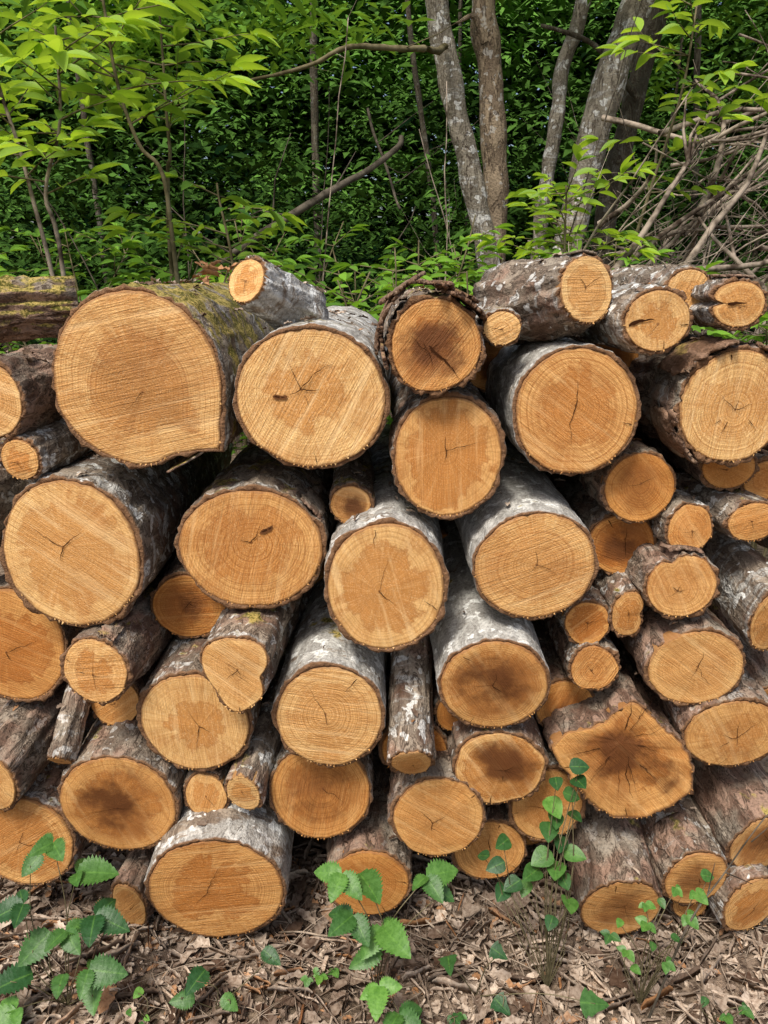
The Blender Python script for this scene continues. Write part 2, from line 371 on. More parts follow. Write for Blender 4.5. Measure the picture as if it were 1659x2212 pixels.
def outline(th,seed,sp):
    c,s=math.cos(th),math.sin(th)
    deg=(math.degrees(th)+180)%360-180
    am=.065 if sp in('bumpy','rag') else .038
    r=1+am*noise.noise(Vector((c*.9,s*.9,seed)))+.5*am*noise.noise(Vector((c*2.6,s*2.6,seed+9)))+.012*noise.noise(Vector((c*9,s*9,seed)))
    if sp=='burl':
        for (a0,r0),(a1,r1) in zip(BURL,BURL[1:]):
            if a0<=deg<=a1: return r0+(r1-r0)*(deg-a0)/(a1-a0)+.035*noise.noise(Vector((c*9,s*9,seed)))+.02*noise.noise(Vector((c*25,s*25,seed)))
    for (a,w,k) in SPEC.get(sp,[]):
        if sp=='bumpy': a=a+seed*57
        d=(math.degrees(th)-a+180)%360-180
        r+=k*math.exp(-(d/w)**2) if sp!='spur' or w>9 else k*math.exp(-abs(d)/w)
    return r
debris=[]
for li,(x,y,z,a,b,ti,ya,ln,heart,tone,white,moss,ncr,sp) in enumerate(LOGS):
    t,w=R_(ti),R_(ya)
    tone=min(1,max(0,tone+U(-.22,.18)))
    Rg=Vector((math.cos(w),-math.sin(w),0)); Ax=Vector((math.sin(w)*math.cos(t),math.cos(w)*math.cos(t),math.sin(t))); Up=Rg.cross(Ax)
    M=Matrix(((Rg.x,Ax.x,Up.x,x),(Rg.y,Ax.y,Up.y,y),(Rg.z,Ax.z,Up.z,z),(0,0,0,1)))
    size='large' if a>.11 else ('medium' if a>.065 else 'small')
    wd='dark brown' if heart>.5 else ('pale yellow' if tone<.2 else 'orange-brown')  # dark by stain; on the deep filler logs by painted gap shade
    bk='silver-white' if white>.65 else ('mossy' if moss>.6 else ('reddish' if white<.25 else 'grey-brown'))
    ex={'spur':', pointed spur','heart':', heart-shaped end','burl':', lobed end','loose':', loose flaps','slit':', deep slit'}.get(sp,'')
    root=empty('log',None,f"{size} sawn log, {wd} cut end, {bk} bark{ex}",'log','sawn logs stacked in the woodpile',rot=M)
    seed=li*3.71+1
    rm=(a+b)/2
    bt=min(.0085,.0028+.034*rm)*U(.75,1.25)
    ths=[2*math.pi*k/NS for k in range(NS)]
    ol=[outline(q,seed,sp) for q in ths]
    aw,bw=a-bt,b-bt
    wood=[(aw*o*math.cos(q),bw*o*math.sin(q)) for o,q in zip(ol,ths)]
    pi=(U(-.14,.14)*a,U(-.14,.14)*b)
    if sp=='burl': pi=(-.01,.045)
    RN=[.06,.15,.3,.45,.6,.72,.82,.9,.95,.985,1.0]
    F=[]
    bulge=U(-.002,.004); tiltx=U(-.03,.03); tiltz=U(-.05,.05); ba=.005 if sp=='burl' else .0018
    def fy(px_,pz_,r): return -.003+ba*noise.noise(Vector((px_*25,pz_*25,seed)))+ba*.4*noise.noise(Vector((px_*110,pz_*110,seed)))+tiltx*px_*.5+tiltz*pz_*.5-bulge*(1-r)
    V=[(pi[0],fy(pi[0],pi[1],0),pi[1])];fcA=[(0,0,0)]
    for r in RN:
        for (wx,wz) in wood:
            X=pi[0]*(1-r)+wx*r; Z=pi[1]*(1-r)+wz*r
            V.append((X,fy(X,Z,r)+(.0015 if r==1. else 0),Z)); fcA.append((X-pi[0],Z-pi[1],r))
    for (wx,wz) in wood: V.append((wx*.998,.03,wz*.998)); fcA.append((wx,wz,1.0))
    for k in range(NS): F.append((0,1+(k+1)%NS,1+k))
    for j in range(len(RN)):
        for k in range(NS):
            A_=1+j*NS+k;B_=1+j*NS+(k+1)%NS; F.append((A_,B_,B_+NS,A_+NS))
    if y<1.6:
        for k in range(int(26*rm/.1)):
            q=R_(random.gauss(275,35)); kk=int(q/6.2832*NS)%NS; wx,wz=wood[kk]
            l=min(.005,random.expovariate(1/.0014)); dn=Vector((wx,wz)).normalized(); dn=(dn+Vector((U(-1.4,1.4),-.3))).normalized(); sdv=Vector((-dn.y,dn.x))*U(.0008,.0026)
            b0=len(V); yy=fy(wx,wz,1)-U(0,.002)
            for (ex_,ez_,yo) in ((wx*.985-sdv.x,wz*.985-sdv.y,0),(wx*.985+sdv.x,wz*.985+sdv.y,0),(wx+dn.x*l,wz+dn.y*l,U(-.002,.003))):
                V.append((ex_,yy+yo,ez_)); fcA.append((wx,wz,U(.88,1.)))
            F.append((b0,b0+1,b0+2))
    mi=[0]*len(F)
    def crack(p0,ang,length,w0,both=False,mat=1):
        n=max(5,int(length/.005)); px_,pz_=p0; an=ang; pts=[]
        for i in range(n+1):
            pts.append((px_,pz_,an)); an=ang+.6*noise.noise(Vector((i*.3,seed*3+ang*5,0)))+.6*noise.noise(Vector((i*.9,seed+ang*9,3)))
            px_+=math.cos(an)*length/n; pz_+=math.sin(an)*length/n
        b0=len(V)
        for i,(qx,qz,an) in enumerate(pts):
            u=i/n; ww=w0*(math.sin(math.pi*u)**.7 if both else (1-u)**.7*(.6+.4*math.sin(min(1,u*6)*1.57)))*(1+.8*noise.noise(Vector((i*.8,seed,ang))))
            for sgn in (-1,1):
                X=qx-math.sin(an)*ww*sgn*.5; Z=qz+math.cos(an)*ww*sgn*.5
                V.append((X,fy(X,Z,.5)-.0022-max(0,bulge)*.5,Z)); fcA.append((X,Z,.5))
        for i in range(n):
            c=b0+i*2; F.append((c,c+2,c+3,c+1)); mi.append(mat)
    a0=U(0,6.28); wf=.6+rm*4
    for c in range(ncr):
        an=a0+c*6.283/max(ncr,1)+U(-.7,.7)
        L1=rm*(U(.15,.5) if c<3 else U(.08,.3))
        if c==0: L1=rm*U(.3,.7)
        o_=U(0,.3)*rm if c>2 else 0
        if sp=='burl': an=U(-2.9,-.1) if c<9 else U(.2,2.9); L1=rm*U(.25,.6); o_=U(.1,.5)*rm
        crack((pi[0]+math.cos(an)*o_,pi[1]+math.sin(an)*o_),an,L1,U(.0007,.0019)*wf*(1.5 if sp=='loose' else 1))
    for c in range(random.choice([0,0,1,2]) if rm>.06 else 0):
        an=U(0,6.28); k=int(an/6.283*NS)%NS; wx,wz=wood[k]
        crack((wx*.95,wz*.95),math.atan2(-wz,-wx)+U(-.3,.3),rm*U(.12,.35),U(.001,.0025))
    if sp=='edge': crack((-aw*.9,-bw*.15),.15,a*.8,.006)
    if sp=='slit': crack((-aw*.5,0),.0,a*.7,.007)
    if sp=='loose': crack((pi[0],pi[1]+.01),-.9,a*.95,.004)
    if sp=='eyeL': crack((-.072,.006),.1,.030,.011,True,2); crack((-.069,.006),.1,.022,.004,True)
    if sp=='eyeR': crack((.018,.036),.6,.034,.012,True,2); crack((.021,.038),.6,.026,.005,True)
    meshobj('cut_face',V,F,[WOOD,CRACK,KNOT],root,True,{'fc':fcA,'fp':[(heart,tone,rm)]*len(V)},mi)
    # bark
    ys=[0,.004,.010,.018,.028,.04,.054,.07,.088,.107,.128,.15,.175,.2,.23,.26,.3,.345,.4,.47,.56,.68,.82,1.]
    if ya==70: ys=[i*.02 for i in range(43)]
    ys=[q for q in ys if q<ln-.02]+[ln]
    V=[];F=[];bp=[]
    rough=.0022+.0045*(1-white)+(.003 if sp in('loose','burl','rag','flare') else 0)+(.009 if ya==70 else 0)
    thk=[bt*(1+.6*noise.noise(Vector((math.cos(q)*4,math.sin(q)*4,seed+4)))+.3*noise.noise(Vector((math.cos(q)*17,math.sin(q)*17,seed+4)))) for q in ths]
    if sp=='burl': thk=[.002]*NS
    fa=.008 if sp in('rag','loose','flare') else .0045
    fj=[fa*noise.noise(Vector((math.cos(q)*12,math.sin(q)*12,seed+7)))+.003*noise.noise(Vector((math.cos(q)*40,math.sin(q)*40,seed))) for q in ths]
    for (fr,yy) in ((.985,.010),(1.0,.0)):
        for k in range(NS):
            wx,wz=wood[k]; V.append((wx*fr,yy+fj[k],wz*fr)); bp.append((white,moss,1.))
    for jy,yy in enumerate(ys):
        for k in range(NS):
            q=ths[k]; c,s=math.cos(q),math.sin(q); wx,wz=wood[k]
            tap=1-.03*yy+(1.4*yy if sp=='flare' else 0)-(.25*yy if ya==70 else 0)
            rg=rough*(noise.noise(Vector((c*rm*55,s*rm*55,yy*14+seed)))+.7*noise.noise(Vector((c*rm*130,s*rm*130,yy*50+seed)))+.9*noise.noise(Vector((c*rm*20,s*rm*20,yy*9+seed*2))))
            pl=noise.noise(Vector((c*rm*38,s*rm*38,yy*11+seed*5)))
            rg+=(.0022 if pl>.08 else 0)*(1.3-white)
            kk=thk[k]+rg-(.0012 if jy==0 else 0)
            bend=.012*math.sin(yy*4+seed)*min(1,yy*2)
            V.append((wx*tap+c*kk+bend,yy+(fj[k] if jy<2 else 0),wz*tap+s*kk)); bp.append((white,moss,1. if jy==0 else 0.))
    nr=len(ys)+2
    for j in range(nr-1):
        for k in range(NS):
            A_=j*NS+k;B_=j*NS+(k+1)%NS; F.append((A_,B_,B_+NS,A_+NS))
    F.append(tuple((nr-1)*NS+k for k in range(NS)))
    meshobj('bark',V,F,[BARK],root,True,{'bp':bp})
    plates={'loose':[(118,186,1.16,.020,.10),(30,80,1.05,.012,.16),(75,112,1.22,.02,.09),(150,205,1.06,.012,.12),(50,92,1.12,.02,.07),(100,140,1.30,.03,.06)],'rag':[(95,150,1.04,.008,.12),(185,240,1.04,.008,.1),(20,70,1.03,.008,.1)],'notch':[(60,110,1.05,.006,.12)],'spur':[(-78,-45,1.015,.012,.20)],'flare':[(60,110,1.06,.01,.1)],'slit':[(60,110,1.05,.02,.1)]}.get(sp,[])
    if not plates and a>.05 and y<1.6 and li%3==1 and white<.6 and sp!='burl': q=U(20,120); plates=[(q,q+U(20,45),1.025,.003,U(.08,.18))]
    for (t0,t1,rf,lift,pl) in plates:
        V=[];F=[];n1_,n2_=30,12; lo=sp in('loose','rag'); tw_=U(-.3,.3) if sp=='loose' else 0
        for j in range(n2_+1):
            for i in range(n1_+1):
                uu=i/n1_; q=R_(t0+(t1-t0)*uu+9*noise.noise(Vector((j*.5,seed,t0)))*(1 if i in(0,n1_) else .6))
                rr_=rf+lift*abs(2*uu-1)**2*3+(.045 if lo else .012)*noise.noise(Vector((uu*5,j*.5,seed+t0)))+tw_*(uu-.5)*.5
                y0=(-.010+.035*noise.noise(Vector((uu*5,seed,t0)))+.018*noise.noise(Vector((uu*22,seed,t0)))) if lo else .004+.008*noise.noise(Vector((uu*9,seed,t0)))
                yy=y0+(pl-y0)*j/n2_
                V.append((a*rr_*math.cos(q),yy,b*rr_*math.sin(q)))
        for j in range(n2_):
            for i in range(n1_):
                c=j*(n1_+1)+i; F.append((c,c+1,c+n1_+2,c+n1_+1))
        o=meshobj('loose_bark',V,F,[BARK],root,True,{'bp':[(white*.5,moss*.8,.45 if lo else .1)]*len(V)})
        md=o.modifiers.new('thickness','SOLIDIFY'); md.thickness=.006 if lo else .004
    if y<1.6:
        for k in range(int(26*rm/.1) if z>1.2 else int(9*rm/.1)):
            q=R_(random.gauss(90,22)); yy=U(.02,min(ln,.6))
            p=M@Vector((math.cos(q)*a*1.01,yy,math.sin(q)*b*1.01+.003)); az=U(0,6.28); l=U(.008,.028)*(1.5 if random.random()<.1 else 1)
            debris.append((*p,math.cos(az),math.sin(az),U(-.3,.4),U(-.5,.5),U(-.5,.5),1,l,l*U(.3,.6),random.random()**1.6,random.random()))
for k in range(14):
    az=U(0,6.28); l=U(.02,.045); debris.append((-.35+U(-.03,.04),1.62+U(-.06,.06),1.485+U(-.005,.03),math.cos(az),math.sin(az),U(0,1.),U(-.8,.8),U(-.8,.8),1,l,l*.4,.4,.95))
o=leaves('bark_debris',debris,T_CURL,LITTER); o['kind']='stuff'; o['label']='bark crumbs and dry leaf bits on the logs'; o['category']='debris'

# ------------------------------------------------------------------ ground + litter
def gz(x,y): return .012*noise.noise(Vector((x*2.2,y*2.2,0)))+.006*noise.noise(Vector((x*9,y*9,0)))-.006 if abs(x)<4 and abs(y)<4 else 0
xs=[-300,-80,-25,-10,-5]+[i*.06-3 for i in range(101)]+[5,10,25,80,300]
V=[];F=[]
for yy in xs:
    for xx in xs: V.append((xx,yy+1.4,gz(xx,yy+1.4)))
n=len(xs)
for j in range(n-1):
    for i in range(n-1): c=j*n+i; F.append((c,c+1,c+n+1,c+n))
g=meshobj('ground',V,F,[GROUND]); g['kind']='structure'; g['label']='brown forest floor covered in dead leaves'; g['category']='ground'
L=[];L2=[]
for i in range(13000):
    x=U(-1.25,1.25); y=U(.9,1.75) if i<12300 else U(.0,.9)
    an=U(0,6.28)
    l=U(.006,.026); big=random.random()<.12
    if big: l=U(.03,.075)
    sh=min(1,max(0,random.gauss(.48+.5*noise.noise(Vector((x*6,y*6,2))),.30)))
    row=(x,y,gz(x,y)+(U(.006,.018) if big else U(.0,.014)),math.cos(an),math.sin(an),U(-.25,.25),U(-.4,.4),U(-.45,.35),1,l,l*U(.35,.75),sh,random.random())
    if i%5==0:
        l=U(.012,.10); row=row[:9]+(l,U(.0015,.007)*(2 if i%45==0 else 1))+(min(1,sh+.1),row[12]); row=row[:5]+(U(-.10,.10),)+row[6:]; L2.append(row)
    else: L.append(row)
lt=leaves('leaf_litter',L,T_CURL,LITTER); lt['kind']='stuff'; lt['label']='curled pale brown dead leaves on the ground'; lt['category']='leaf litter'
lt=leaves('bark_strips',L2,T_STRIP,LITTER); lt['kind']='stuff'; lt['label']='scattered bark strips and pale wood splinters'; lt['category']='bark chips'
V=[];F=[]
for i in range(480):
    x=U(-1.1,1.1); y=U(.9,1.5); an=U(0,6.28); l=U(.04,.32)
    p=[(x+math.cos(an)*l*s+U(-.01,.01),y+math.sin(an)*l*s+U(-.01,.01),gz(x,y)+.012+U(0,.016)) for s in (0,.33,.66,1)]
    r=U(.0004,.0014) if i%16 else .0032; tube(V,F,smoothpath(p,3),[r*(1-.05*j) for j in range(10)],5)
tw=meshobj('ground_twigs',V,F,[DRY]); tw['kind']='stuff'; tw['label']='thin dry twigs scattered over dead leaves'; tw['category']='twigs'

# ------------------------------------------------------------------ ground plants
def plant(name,label,cat,base,pts,tm,l,asp,mat,shade,trip=False):
    e=empty(name,base,label,cat,'low green plants at the foot of the woodpile')
    b=Vector(base); V=[];F=[];L=[]
    for p in pts:
        p=Vector(p)
        mid=(b+p)/2+Vector((U(-.03,.03),-.01,.03))
        tube(V,F,[q-b for q in smoothpath([b,mid,p],5)],[.0013]*5+[.0011]*4+[.0008]*2,5)
        az=math.atan2(p.y-b.y-.07,p.x-b.x)+U(-.8,.8); tr=trip and random.random()<.75; k=3 if tr else 1
        hh=random.random()
        for j in range(k):
            aa=az+(0,1.25,-1.25)[j]+U(-.15,.15)
            d=Vector((math.cos(aa),math.sin(aa),U(-.45,.2))); nn=Vector((U(-.35,.35),-.6+U(-.3,.3),1))
            ll=l*U(.65,1.15)*(1 if j==0 else .78); pp=p-d*ll*(.5 if not tr else 0.)
            L.append((*pp,*d,*nn,ll,ll*asp*U(.9,1.1),min(1,max(0,shade+(hh-.5)*.7+U(-.1,.1))),0))
    meshobj('stem',V,F,[TWIG],e); leaves('foliage',L,tm,mat,e,base)
plant('bramble','young bramble with toothed green leaves before the logs','bramble',(-.02,1.30,0),[(-.085,1.28,.345),(-.03,1.27,.325),(-.063,1.26,.26),(-.005,1.27,.22),(.087,1.3,.32),(.12,1.3,.28),(-.039,1.24,.17),(-.01,1.22,.12),(.03,1.2,.07)],T_SERR,.082,.72,LEAF_G,.50,True)
plant('bramble','dense bramble clump with dark toothed leaves in litter','bramble',(-.68,1.28,0),[(-.74,1.33,.32),(-.64,1.32,.31),(-.60,1.29,.23),(-.75,1.30,.25),(-.73,1.27,.16),(-.67,1.24,.10),(-.61,1.25,.13),(-.755,1.22,.06),(-.60,1.23,.08),(-.66,1.28,.20),(-.77,1.24,.11),(-.69,1.34,.37)],T_SERR,.076,.74,LEAF_G,.25,True)
plant('bramble','low bramble shoot with a few broad green leaves','bramble',(-.36,1.27,0),[(-.39,1.25,.10),(-.24,1.3,.11),(-.32,1.24,.05),(-.42,1.24,.06)],T_SERR,.066,.75,LEAF_G,.25)
plant('ivy','single ivy shoot with dark lobed leaves on litter','ivy',(.2,1.3,0),[(.243,1.28,.14),(.136,1.27,.12),(.25,1.25,.03),(.44,1.24,.05)],T_IVY,.060,.80,LEAF_G,.15)
plant('climbing_vine','slender vine with rounded leaves climbing the log ends','vine',(.36,1.32,0),[(.40,1.36,.54),(.355,1.36,.5),(.39,1.36,.47),(.355,1.36,.44),(.4,1.36,.42),(.345,1.35,.39),(.37,1.35,.36),(.4,1.34,.34),(.36,1.33,.31),(.235,1.34,.31),(.27,1.33,.27),(.21,1.36,.32),(.39,1.31,.24),(.35,1.3,.2),(.31,1.33,.30),(.25,1.35,.36),(.33,1.34,.33),(.38,1.33,.28),(.40,1.35,.51),(.36,1.36,.41),(.25,1.33,.25),(.30,1.34,.25)],T_OVAL,.050,.8,LEAF_G,.25)
plant('seedling_plant','small seedling with little oval leaves in leaf litter','plant',(.55,1.28,0),[(.487,1.28,.22),(.535,1.28,.27),(.593,1.28,.31),(.62,1.27,.25),(.553,1.26,.18),(.5,1.26,.17),(.6,1.26,.2),(.54,1.27,.23),(.57,1.28,.27),(.64,1.29,.29),(.52,1.25,.13),(.66,1.29,.33),(.58,1.25,.15),(.47,1.28,.19)],T_OVAL,.030,.75,LEAF_G,.4,True)
for (x,y) in ((-.5,1.24),(.14,1.2),(.7,1.22),(-.14,1.34)):
    plant('seedling_plant','tiny green seedling poking through dead leaves','plant',(x,y,0),[(x+U(-.04,.04),y+U(-.03,.02),U(.02,.07)) for k in range(4)],T_OVAL,.024,.7,LEAF_G,.4,True)
V=[];F=[]; cb=Vector((.56,1.25,.0)); tube(V,F,[q-cb for q in smoothpath([(.56,1.25,0),(.62,1.26,.24),(.70,1.3,.33),(.80,1.36,.41),(.86,1.38,.46)],8,.008)],[.0028*(1-i/45) for i in range(33)],6)
for (p,q) in (((.70,1.3,.33),(.76,1.3,.30)),((.66,1.28,.29),(.66,1.27,.38)),((.76,1.33,.38),(.78,1.3,.45))): tube(V,F,[Vector(p)-cb,Vector(q)-cb],[.0016,.0006],5)
o=meshobj('dead_cane',V,F,[DARKTWIG]); o.location=cb; o['label']='thin dry bare cane arching up beside logs'; o['category']='twig'

# ------------------------------------------------------------------ woodland
def spray(L,V,F,org,base,d,length,ll,shade,asp=.36,dens=1.,drop=.25):
    d=Vector(d).normalized(); n=max(3,int(length/ll*2.6*dens)); p=Vector(base); path=[p.copy()]
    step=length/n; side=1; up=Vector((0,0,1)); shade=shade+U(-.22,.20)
    for i in range(n):
        d=(d+Vector((U(-.10,.10),U(-.10,.10),U(-.06,.08)-drop*.12))).normalized(); p=p+d*step; path.append(p.copy())
        s=d.cross(up); s.normalize()
        ld=(d*U(.45,.8)+s*side*U(.7,1.)+Vector((0,0,U(-.45,.15)))); nn=Vector((U(-.6,.6),U(-.8,.4),1))
        q=ll*U(.6,1.15)*(1-.25*i/n)
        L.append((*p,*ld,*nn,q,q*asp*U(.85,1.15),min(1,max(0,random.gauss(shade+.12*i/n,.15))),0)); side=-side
    for k in range(2):
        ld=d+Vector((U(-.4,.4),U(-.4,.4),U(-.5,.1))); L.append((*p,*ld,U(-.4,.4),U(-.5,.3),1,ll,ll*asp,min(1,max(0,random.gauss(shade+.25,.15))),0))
    o=Vector(org); tube(V,F,[q-o for q in path[::2]+[path[-1]]],[.0035*max(.25,1-i/(len(path)/2+1)) for i in range(len(path[::2])+1)],4)
def woody(name,label,cat,stems,r0,r1,nsp,sl,ll,mat,shade,t0=.25,bark=TWIG,group=None,asp=.36,n=8):
    base=Vector(stems[0][0]); e=empty(name,base,label,cat,group)
    V=[];F=[];L=[];V2=[];F2=[]
    for stm in stems:
        path=smoothpath(stm,6,.012); m=len(path)
        tube(V,F,[q-base for q in path],[r0+(r1-r0)*i/(m-1) for i in range(m)],n)
        for k in range(nsp):
            t=t0+(1-t0)*(k+random.random())/max(nsp,1); q=path[min(m-1,int(t*(m-1)))]
            az=U(0,6.28)
            spray(L,V2,F2,base,q,(math.cos(az),math.sin(az)*.8,U(.0,.7)),sl*U(.5,1.2)*(1.15-.5*t),ll,shade,asp)
    meshobj('stem',V,F,[bark],e)
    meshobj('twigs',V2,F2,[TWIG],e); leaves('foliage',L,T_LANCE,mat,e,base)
    return e
SG='young chestnut saplings growing behind the woodpile'
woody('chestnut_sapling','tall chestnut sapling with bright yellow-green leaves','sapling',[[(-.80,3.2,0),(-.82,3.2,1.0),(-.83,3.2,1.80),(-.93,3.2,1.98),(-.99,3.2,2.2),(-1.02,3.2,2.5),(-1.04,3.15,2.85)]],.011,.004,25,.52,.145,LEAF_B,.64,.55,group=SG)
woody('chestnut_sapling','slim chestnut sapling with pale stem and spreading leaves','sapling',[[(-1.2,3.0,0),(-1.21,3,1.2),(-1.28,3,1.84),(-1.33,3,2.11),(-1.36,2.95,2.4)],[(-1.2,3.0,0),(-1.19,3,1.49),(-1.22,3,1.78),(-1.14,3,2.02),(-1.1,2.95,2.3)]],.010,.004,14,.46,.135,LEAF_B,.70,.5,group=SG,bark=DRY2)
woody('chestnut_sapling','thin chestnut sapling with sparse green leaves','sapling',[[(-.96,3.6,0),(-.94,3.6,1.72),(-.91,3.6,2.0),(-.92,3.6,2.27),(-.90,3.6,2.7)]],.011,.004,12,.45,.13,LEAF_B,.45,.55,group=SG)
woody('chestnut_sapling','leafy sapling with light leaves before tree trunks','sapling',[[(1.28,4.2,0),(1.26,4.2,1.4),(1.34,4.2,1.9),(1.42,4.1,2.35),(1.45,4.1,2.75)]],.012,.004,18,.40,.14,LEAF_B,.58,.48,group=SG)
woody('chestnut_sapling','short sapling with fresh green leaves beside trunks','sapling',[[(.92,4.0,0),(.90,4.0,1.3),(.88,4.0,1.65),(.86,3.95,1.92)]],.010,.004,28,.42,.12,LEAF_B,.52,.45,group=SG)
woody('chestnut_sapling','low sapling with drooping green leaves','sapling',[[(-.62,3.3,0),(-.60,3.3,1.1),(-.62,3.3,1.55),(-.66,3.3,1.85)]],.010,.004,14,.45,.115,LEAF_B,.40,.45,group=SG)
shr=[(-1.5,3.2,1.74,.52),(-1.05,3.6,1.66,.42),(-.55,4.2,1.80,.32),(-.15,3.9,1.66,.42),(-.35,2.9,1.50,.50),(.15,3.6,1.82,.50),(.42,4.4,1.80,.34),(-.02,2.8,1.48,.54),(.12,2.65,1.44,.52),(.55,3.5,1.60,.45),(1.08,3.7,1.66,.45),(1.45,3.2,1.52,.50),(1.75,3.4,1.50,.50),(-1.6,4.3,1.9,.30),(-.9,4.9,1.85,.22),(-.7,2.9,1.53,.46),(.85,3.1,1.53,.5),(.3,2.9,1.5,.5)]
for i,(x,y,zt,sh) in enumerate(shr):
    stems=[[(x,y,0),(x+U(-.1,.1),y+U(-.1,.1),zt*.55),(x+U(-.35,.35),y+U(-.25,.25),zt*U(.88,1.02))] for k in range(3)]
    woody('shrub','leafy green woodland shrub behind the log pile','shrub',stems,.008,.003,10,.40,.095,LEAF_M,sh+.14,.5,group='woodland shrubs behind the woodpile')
def tree(label,pts,r0,r1,mat=TRUNKM,crown=8,shade=.45,extra=None,zc=3.6):
    top=Vector(pts[-1]); d=(top-Vector(pts[-2])).normalized()
    pts=list(pts)+[tuple(top+d*1.2+Vector((U(-.1,.1),U(-.1,.1),.3))),tuple(top+d*2.4+Vector((U(-.2,.2),0,.6)))]
    base=Vector(pts[0]); e=empty('tree',base,label,'tree','trees standing in the wood')
    V=[];F=[]; path=smoothpath(pts,10,.015); m=len(path)
    tube(V,F,[q-base for q in path],[(r0+(r1-r0)*i/(m-1)) for i in range(m)],20,.3)
    if extra:
        for ex in extra:
            pp=smoothpath(ex[0],6,.01); tube(V,F,[q-base for q in pp],[ex[1]+(ex[2]-ex[1])*i/(len(pp)-1) for i in range(len(pp))],8,.3)
    meshobj('trunk',V,F,[mat],e)
    hi=[q for q in path if q.z>zc] or path[-3:]
    L=[];V2=[];F2=[]
    for k in range(crown):
        q=random.choice(hi); az=U(0,6.28); l1=U(.5,1.2)
        q2=q+Vector((math.cos(az)*l1,math.sin(az)*l1,U(.1,.6))); tube(V2,F2,[q-base,(q+q2)/2-base+Vector((0,0,.08)),q2-base],[.015,.01,.006],5)
        for s in range(6):
            qq=q.lerp(q2,U(.3,1)); a2=az+U(-1.3,1.3); spray(L,V2,F2,base,qq,(math.cos(a2),math.sin(a2),U(-.3,.4)),U(.4,.8),.15,shade)
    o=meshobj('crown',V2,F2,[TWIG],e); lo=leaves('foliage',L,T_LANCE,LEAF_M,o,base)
tree('leaning grey tree trunk with white lichen spots',[(.95,5.8,0),(.85,5.8,.8),(.74,5.8,1.62),(.62,5.8,2.10),(.51,5.8,2.50),(.41,5.8,2.90),(.34,5.8,3.22)],.080,.074)
tree('upright brown tree trunk with torn bark strip',[(.79,6.0,0),(.81,6.0,1.66),(.80,6.0,2.27),(.73,6.0,2.88),(.66,6.0,3.34)],.092,.082,BROWNTR,extra=[([(.68,5.92,3.0),(.60,5.9,3.15),(.48,5.85,3.10)],.03,.008)])
tree('slim grey trunk leaning gently beside larger trees',[(1.10,6.1,0),(1.15,6.1,1.65),(1.22,6.1,2.46),(1.28,6.2,2.92),(1.40,6.2,3.36)],.055,.048)
tree('broad pale trunk mottled with white lichen',[(1.12,5.8,0),(1.21,5.8,1.2),(1.33,5.8,1.86),(1.44,5.8,2.48),(1.55,5.8,2.88),(1.68,5.8,3.26)],.115,.095)
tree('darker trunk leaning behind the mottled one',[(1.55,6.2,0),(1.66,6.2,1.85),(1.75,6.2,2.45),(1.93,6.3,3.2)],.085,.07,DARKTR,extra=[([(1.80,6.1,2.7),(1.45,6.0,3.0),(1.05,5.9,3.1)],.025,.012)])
for i in range(13):
    x=U(-4.5,5.5); y=U(7.2,10.5); ln_=U(-.6,.6)
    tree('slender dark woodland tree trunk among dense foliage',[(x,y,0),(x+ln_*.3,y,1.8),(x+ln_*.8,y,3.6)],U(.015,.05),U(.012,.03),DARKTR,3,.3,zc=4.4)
def branch(name,label,pts,r0,r1,mat=DARKTWIG,stub=4):
    e=Vector(pts[0]); V=[];F=[]; p=smoothpath(pts,8,.02); tube(V,F,[q-e for q in p],[r0+(r1-r0)*i/(len(p)-1) for i in range(len(p))],8,.3)
    for k in range(stub):
        q=p[int(U(.3,.95)*len(p))]; q2=q+Vector((U(-.4,.4),U(-.2,.2),U(-.1,.5))); rr=min(r0,r1); tube(V,F,[q-e,(q+q2)/2-e+Vector((U(-.04,.04),0,U(-.04,.04))),q2-e],[rr*.4,rr*.3,rr*.12],5)
    o=meshobj(name,V,F,[mat]); o.location=e; o['label']=label; o['category']='branch'
branch('fallen_branch','dark fallen branch leaning through the undergrowth',[(.10,5.35,2.33),(.06,5.3,2.25),(-.26,5.0,2.02),(-.65,4.8,1.76),(-1.10,4.6,1.44),(-1.5,4.5,1.0)],.016,.028)
branch('fallen_branch','thin broken branch hanging across dark foliage',[(-.1,5.9,2.6),(.0,5.5,2.2),(.1,5.2,1.9)],.010,.008)
branch('arching_branch','bare arching branch reaching from the tree trunk',[(.40,5.7,2.92),(.24,4.8,2.68),(.0,4.6,2.66),(-.21,4.5,2.61),(-.41,4.5,2.52),(-.70,4.5,2.47)],.020,.008,TWIG,2)
for i in range(9):
    x=U(-1.6,1.9); y=U(3.8,5.6); branch('bare_stem','thin bare dead stem standing in the undergrowth',[(x,y,0),(x+U(-.15,.15),y,1.3),(x+U(-.5,.5),y,U(1.9,2.8))],.006,.0025,DRY2 if i%4==0 else DARKTWIG,3)
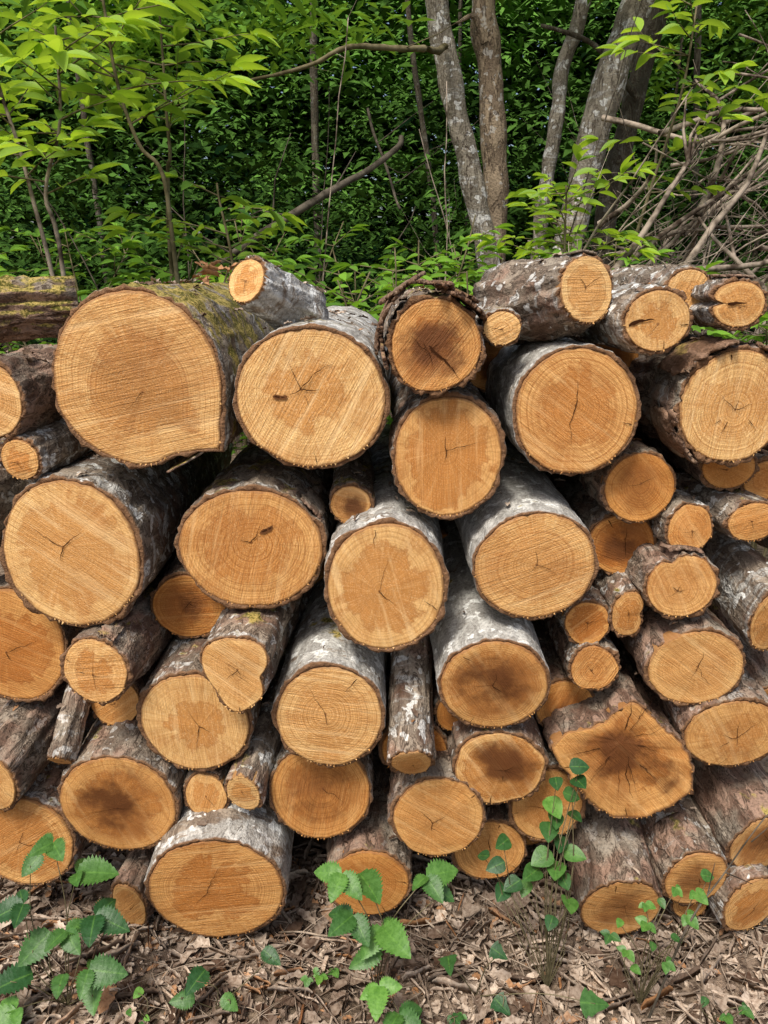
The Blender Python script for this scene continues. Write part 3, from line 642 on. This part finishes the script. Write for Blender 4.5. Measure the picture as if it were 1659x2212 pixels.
# brush pile: long crooked cut branches thrown in a heap
V=[];F=[]
for i in range(340):
    s=random.random()
    x=.95+s*1.9; y=U(3.7,5.1); top=1.50+max(0,(x-1.05))*.85
    z=1.0+(top-1.0)*random.random()**1.4; l=U(.35,1.5)
    kind=random.random()
    if kind<.50: d=Vector((1,U(-.5,.5),random.gauss(.5,.35)))
    elif kind<.80: d=Vector((1,U(-.5,.5),random.gauss(-.1,.35)))
    else: d=Vector((U(-1,1),U(-.5,.5),U(.2,1)))
    d.normalize()
    r=random.choice([.0022,.003,.003,.004,.006,.010,.018])*U(.8,1.2)
    p=Vector((x,y,z))-d*l*.5; pts=[p.copy()]; dd=d.copy(); nseg=6
    for j in range(nseg):
        dd=(dd+Vector((U(-.35,.35),U(-.2,.2),U(-.35,.35)))).normalized(); p=p+dd*l/nseg; pts.append(p.copy())
    tube(V,F,smoothpath(pts,2),[r*(1-.7*j/12) for j in range(13)],6)
    for _ in range(random.choice([0,1,2,3])):
        q=pts[random.randint(1,nseg)]; e_=q+(dd+Vector((U(-.7,.7),U(-.3,.3),U(-.3,.8))))*l*U(.12,.35); tube(V,F,[q,(q+e_)/2+Vector((U(-.03,.03),0,U(-.03,.03))),e_],[r*.5,r*.35,r*.15],4)
o=meshobj('brush_pile',V,F,[DRY2]); o['kind']='stuff'; o['label']='tangled heap of dry grey cut branches'; o['category']='brush pile'
def thicket(name,nc,per,ylo,yhi,zlo,zhi,xw,ll,sh0,rad,mat,label,seedn,keep=None,gaps=0.,grad=.1):
    r=np.random.default_rng(seedn)
    cy=r.uniform(ylo,yhi,nc); cx=r.uniform(-1,1,nc)*xw*cy/yhi+.2; cz=r.uniform(zlo,zhi,nc)
    if keep is not None:
        m=keep(cx,cy,cz); cx,cy,cz=cx[m],cy[m],cz[m]; nc=len(cx)
    big=np.array([noise.noise(Vector((cx[i]*.9,cy[i]*.5,cz[i]*1.3+seedn*7))) for i in range(nc)])
    if gaps:
        m=big>-.28*gaps+r.uniform(-.1,.1,nc)*.5; cx,cy,cz,big=cx[m],cy[m],cz[m],big[m]; nc=len(cx)
    cs=np.clip(r.normal(sh0,.13,nc)+grad*(cz-2.2)+1.0*big,0,1)  # leaf colour carries the wood's light: deep shade low, brighter clumps higher up
    n=nc*per; idx=np.repeat(np.arange(nc),per)
    off=r.normal(0,1,(n,3))*np.array([rad,rad*.8,rad*.40]); rx=r.uniform(.5,1.5,nc)[idx]
    P=np.stack([cx[idx],cy[idx],cz[idx]],1)+off*rx[:,None]
    az=r.uniform(0,6.283,n); D=np.stack([np.cos(az),np.sin(az),r.uniform(-.7,.2,n)],1)
    N=np.stack([r.uniform(-.6,.6,n),r.uniform(-.9,.3,n),np.ones(n)],1)
    cl=r.uniform(.6,1.4,nc)[idx]
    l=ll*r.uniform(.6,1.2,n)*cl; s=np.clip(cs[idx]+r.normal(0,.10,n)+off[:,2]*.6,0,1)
    A=np.concatenate([P,D,N,l[:,None],(l*.40)[:,None],s[:,None],np.zeros((n,1))],1)
    o=leaves(name,A,T_LOW,mat); o['kind']='stuff'; o['label']=label; o['category']='foliage'
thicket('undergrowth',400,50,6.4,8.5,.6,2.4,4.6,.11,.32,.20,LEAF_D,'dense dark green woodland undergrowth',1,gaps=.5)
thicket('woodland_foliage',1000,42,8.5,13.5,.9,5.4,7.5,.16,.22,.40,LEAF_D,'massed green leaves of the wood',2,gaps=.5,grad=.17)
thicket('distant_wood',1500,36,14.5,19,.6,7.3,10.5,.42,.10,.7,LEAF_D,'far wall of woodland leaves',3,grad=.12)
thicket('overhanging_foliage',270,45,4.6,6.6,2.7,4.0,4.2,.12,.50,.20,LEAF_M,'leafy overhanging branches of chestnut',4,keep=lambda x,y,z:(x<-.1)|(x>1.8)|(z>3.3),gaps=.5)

# ------------------------------------------------------------------ light, world, camera
w=bpy.data.worlds.new('World'); scene.world=w; w.use_nodes=True; nt=w.node_tree
sky=nt.nodes.new('ShaderNodeTexSky'); sky.sky_type='NISHITA'; sky.sun_disc=False
el,az=R_(57),R_(208)
sky.sun_elevation=el; sky.sun_rotation=az; sky.air_density=1.; sky.dust_density=4.; sky.ozone_density=.5
bg=nt.nodes['Background']; bg.inputs[1].default_value=.15; nt.links.new(sky.outputs[0],bg.inputs[0])
sun=bpy.data.lights.new('sun','SUN'); sun.energy=3.6; sun.angle=R_(14); sun.color=(1,.95,.87)
so=bpy.data.objects.new('sun',sun); COL.objects.link(so)
dirv=Vector((math.sin(az)*math.cos(el),math.cos(az)*math.cos(el),math.sin(el)))
so.rotation_euler=dirv.to_track_quat('Z','Y').to_euler()
cam=bpy.data.cameras.new('camera'); co=bpy.data.objects.new('camera',cam); COL.objects.link(co); scene.camera=co
co.location=(0,0,1.5); co.rotation_euler=(R_(90-17),0,0)
cam.sensor_fit='VERTICAL'; cam.sensor_height=36; cam.lens=1670/2212*36; cam.clip_end=1000; cam.clip_start=.01
scene.view_settings.view_transform='Standard'; scene.view_settings.look='None'; scene.view_settings.exposure=0
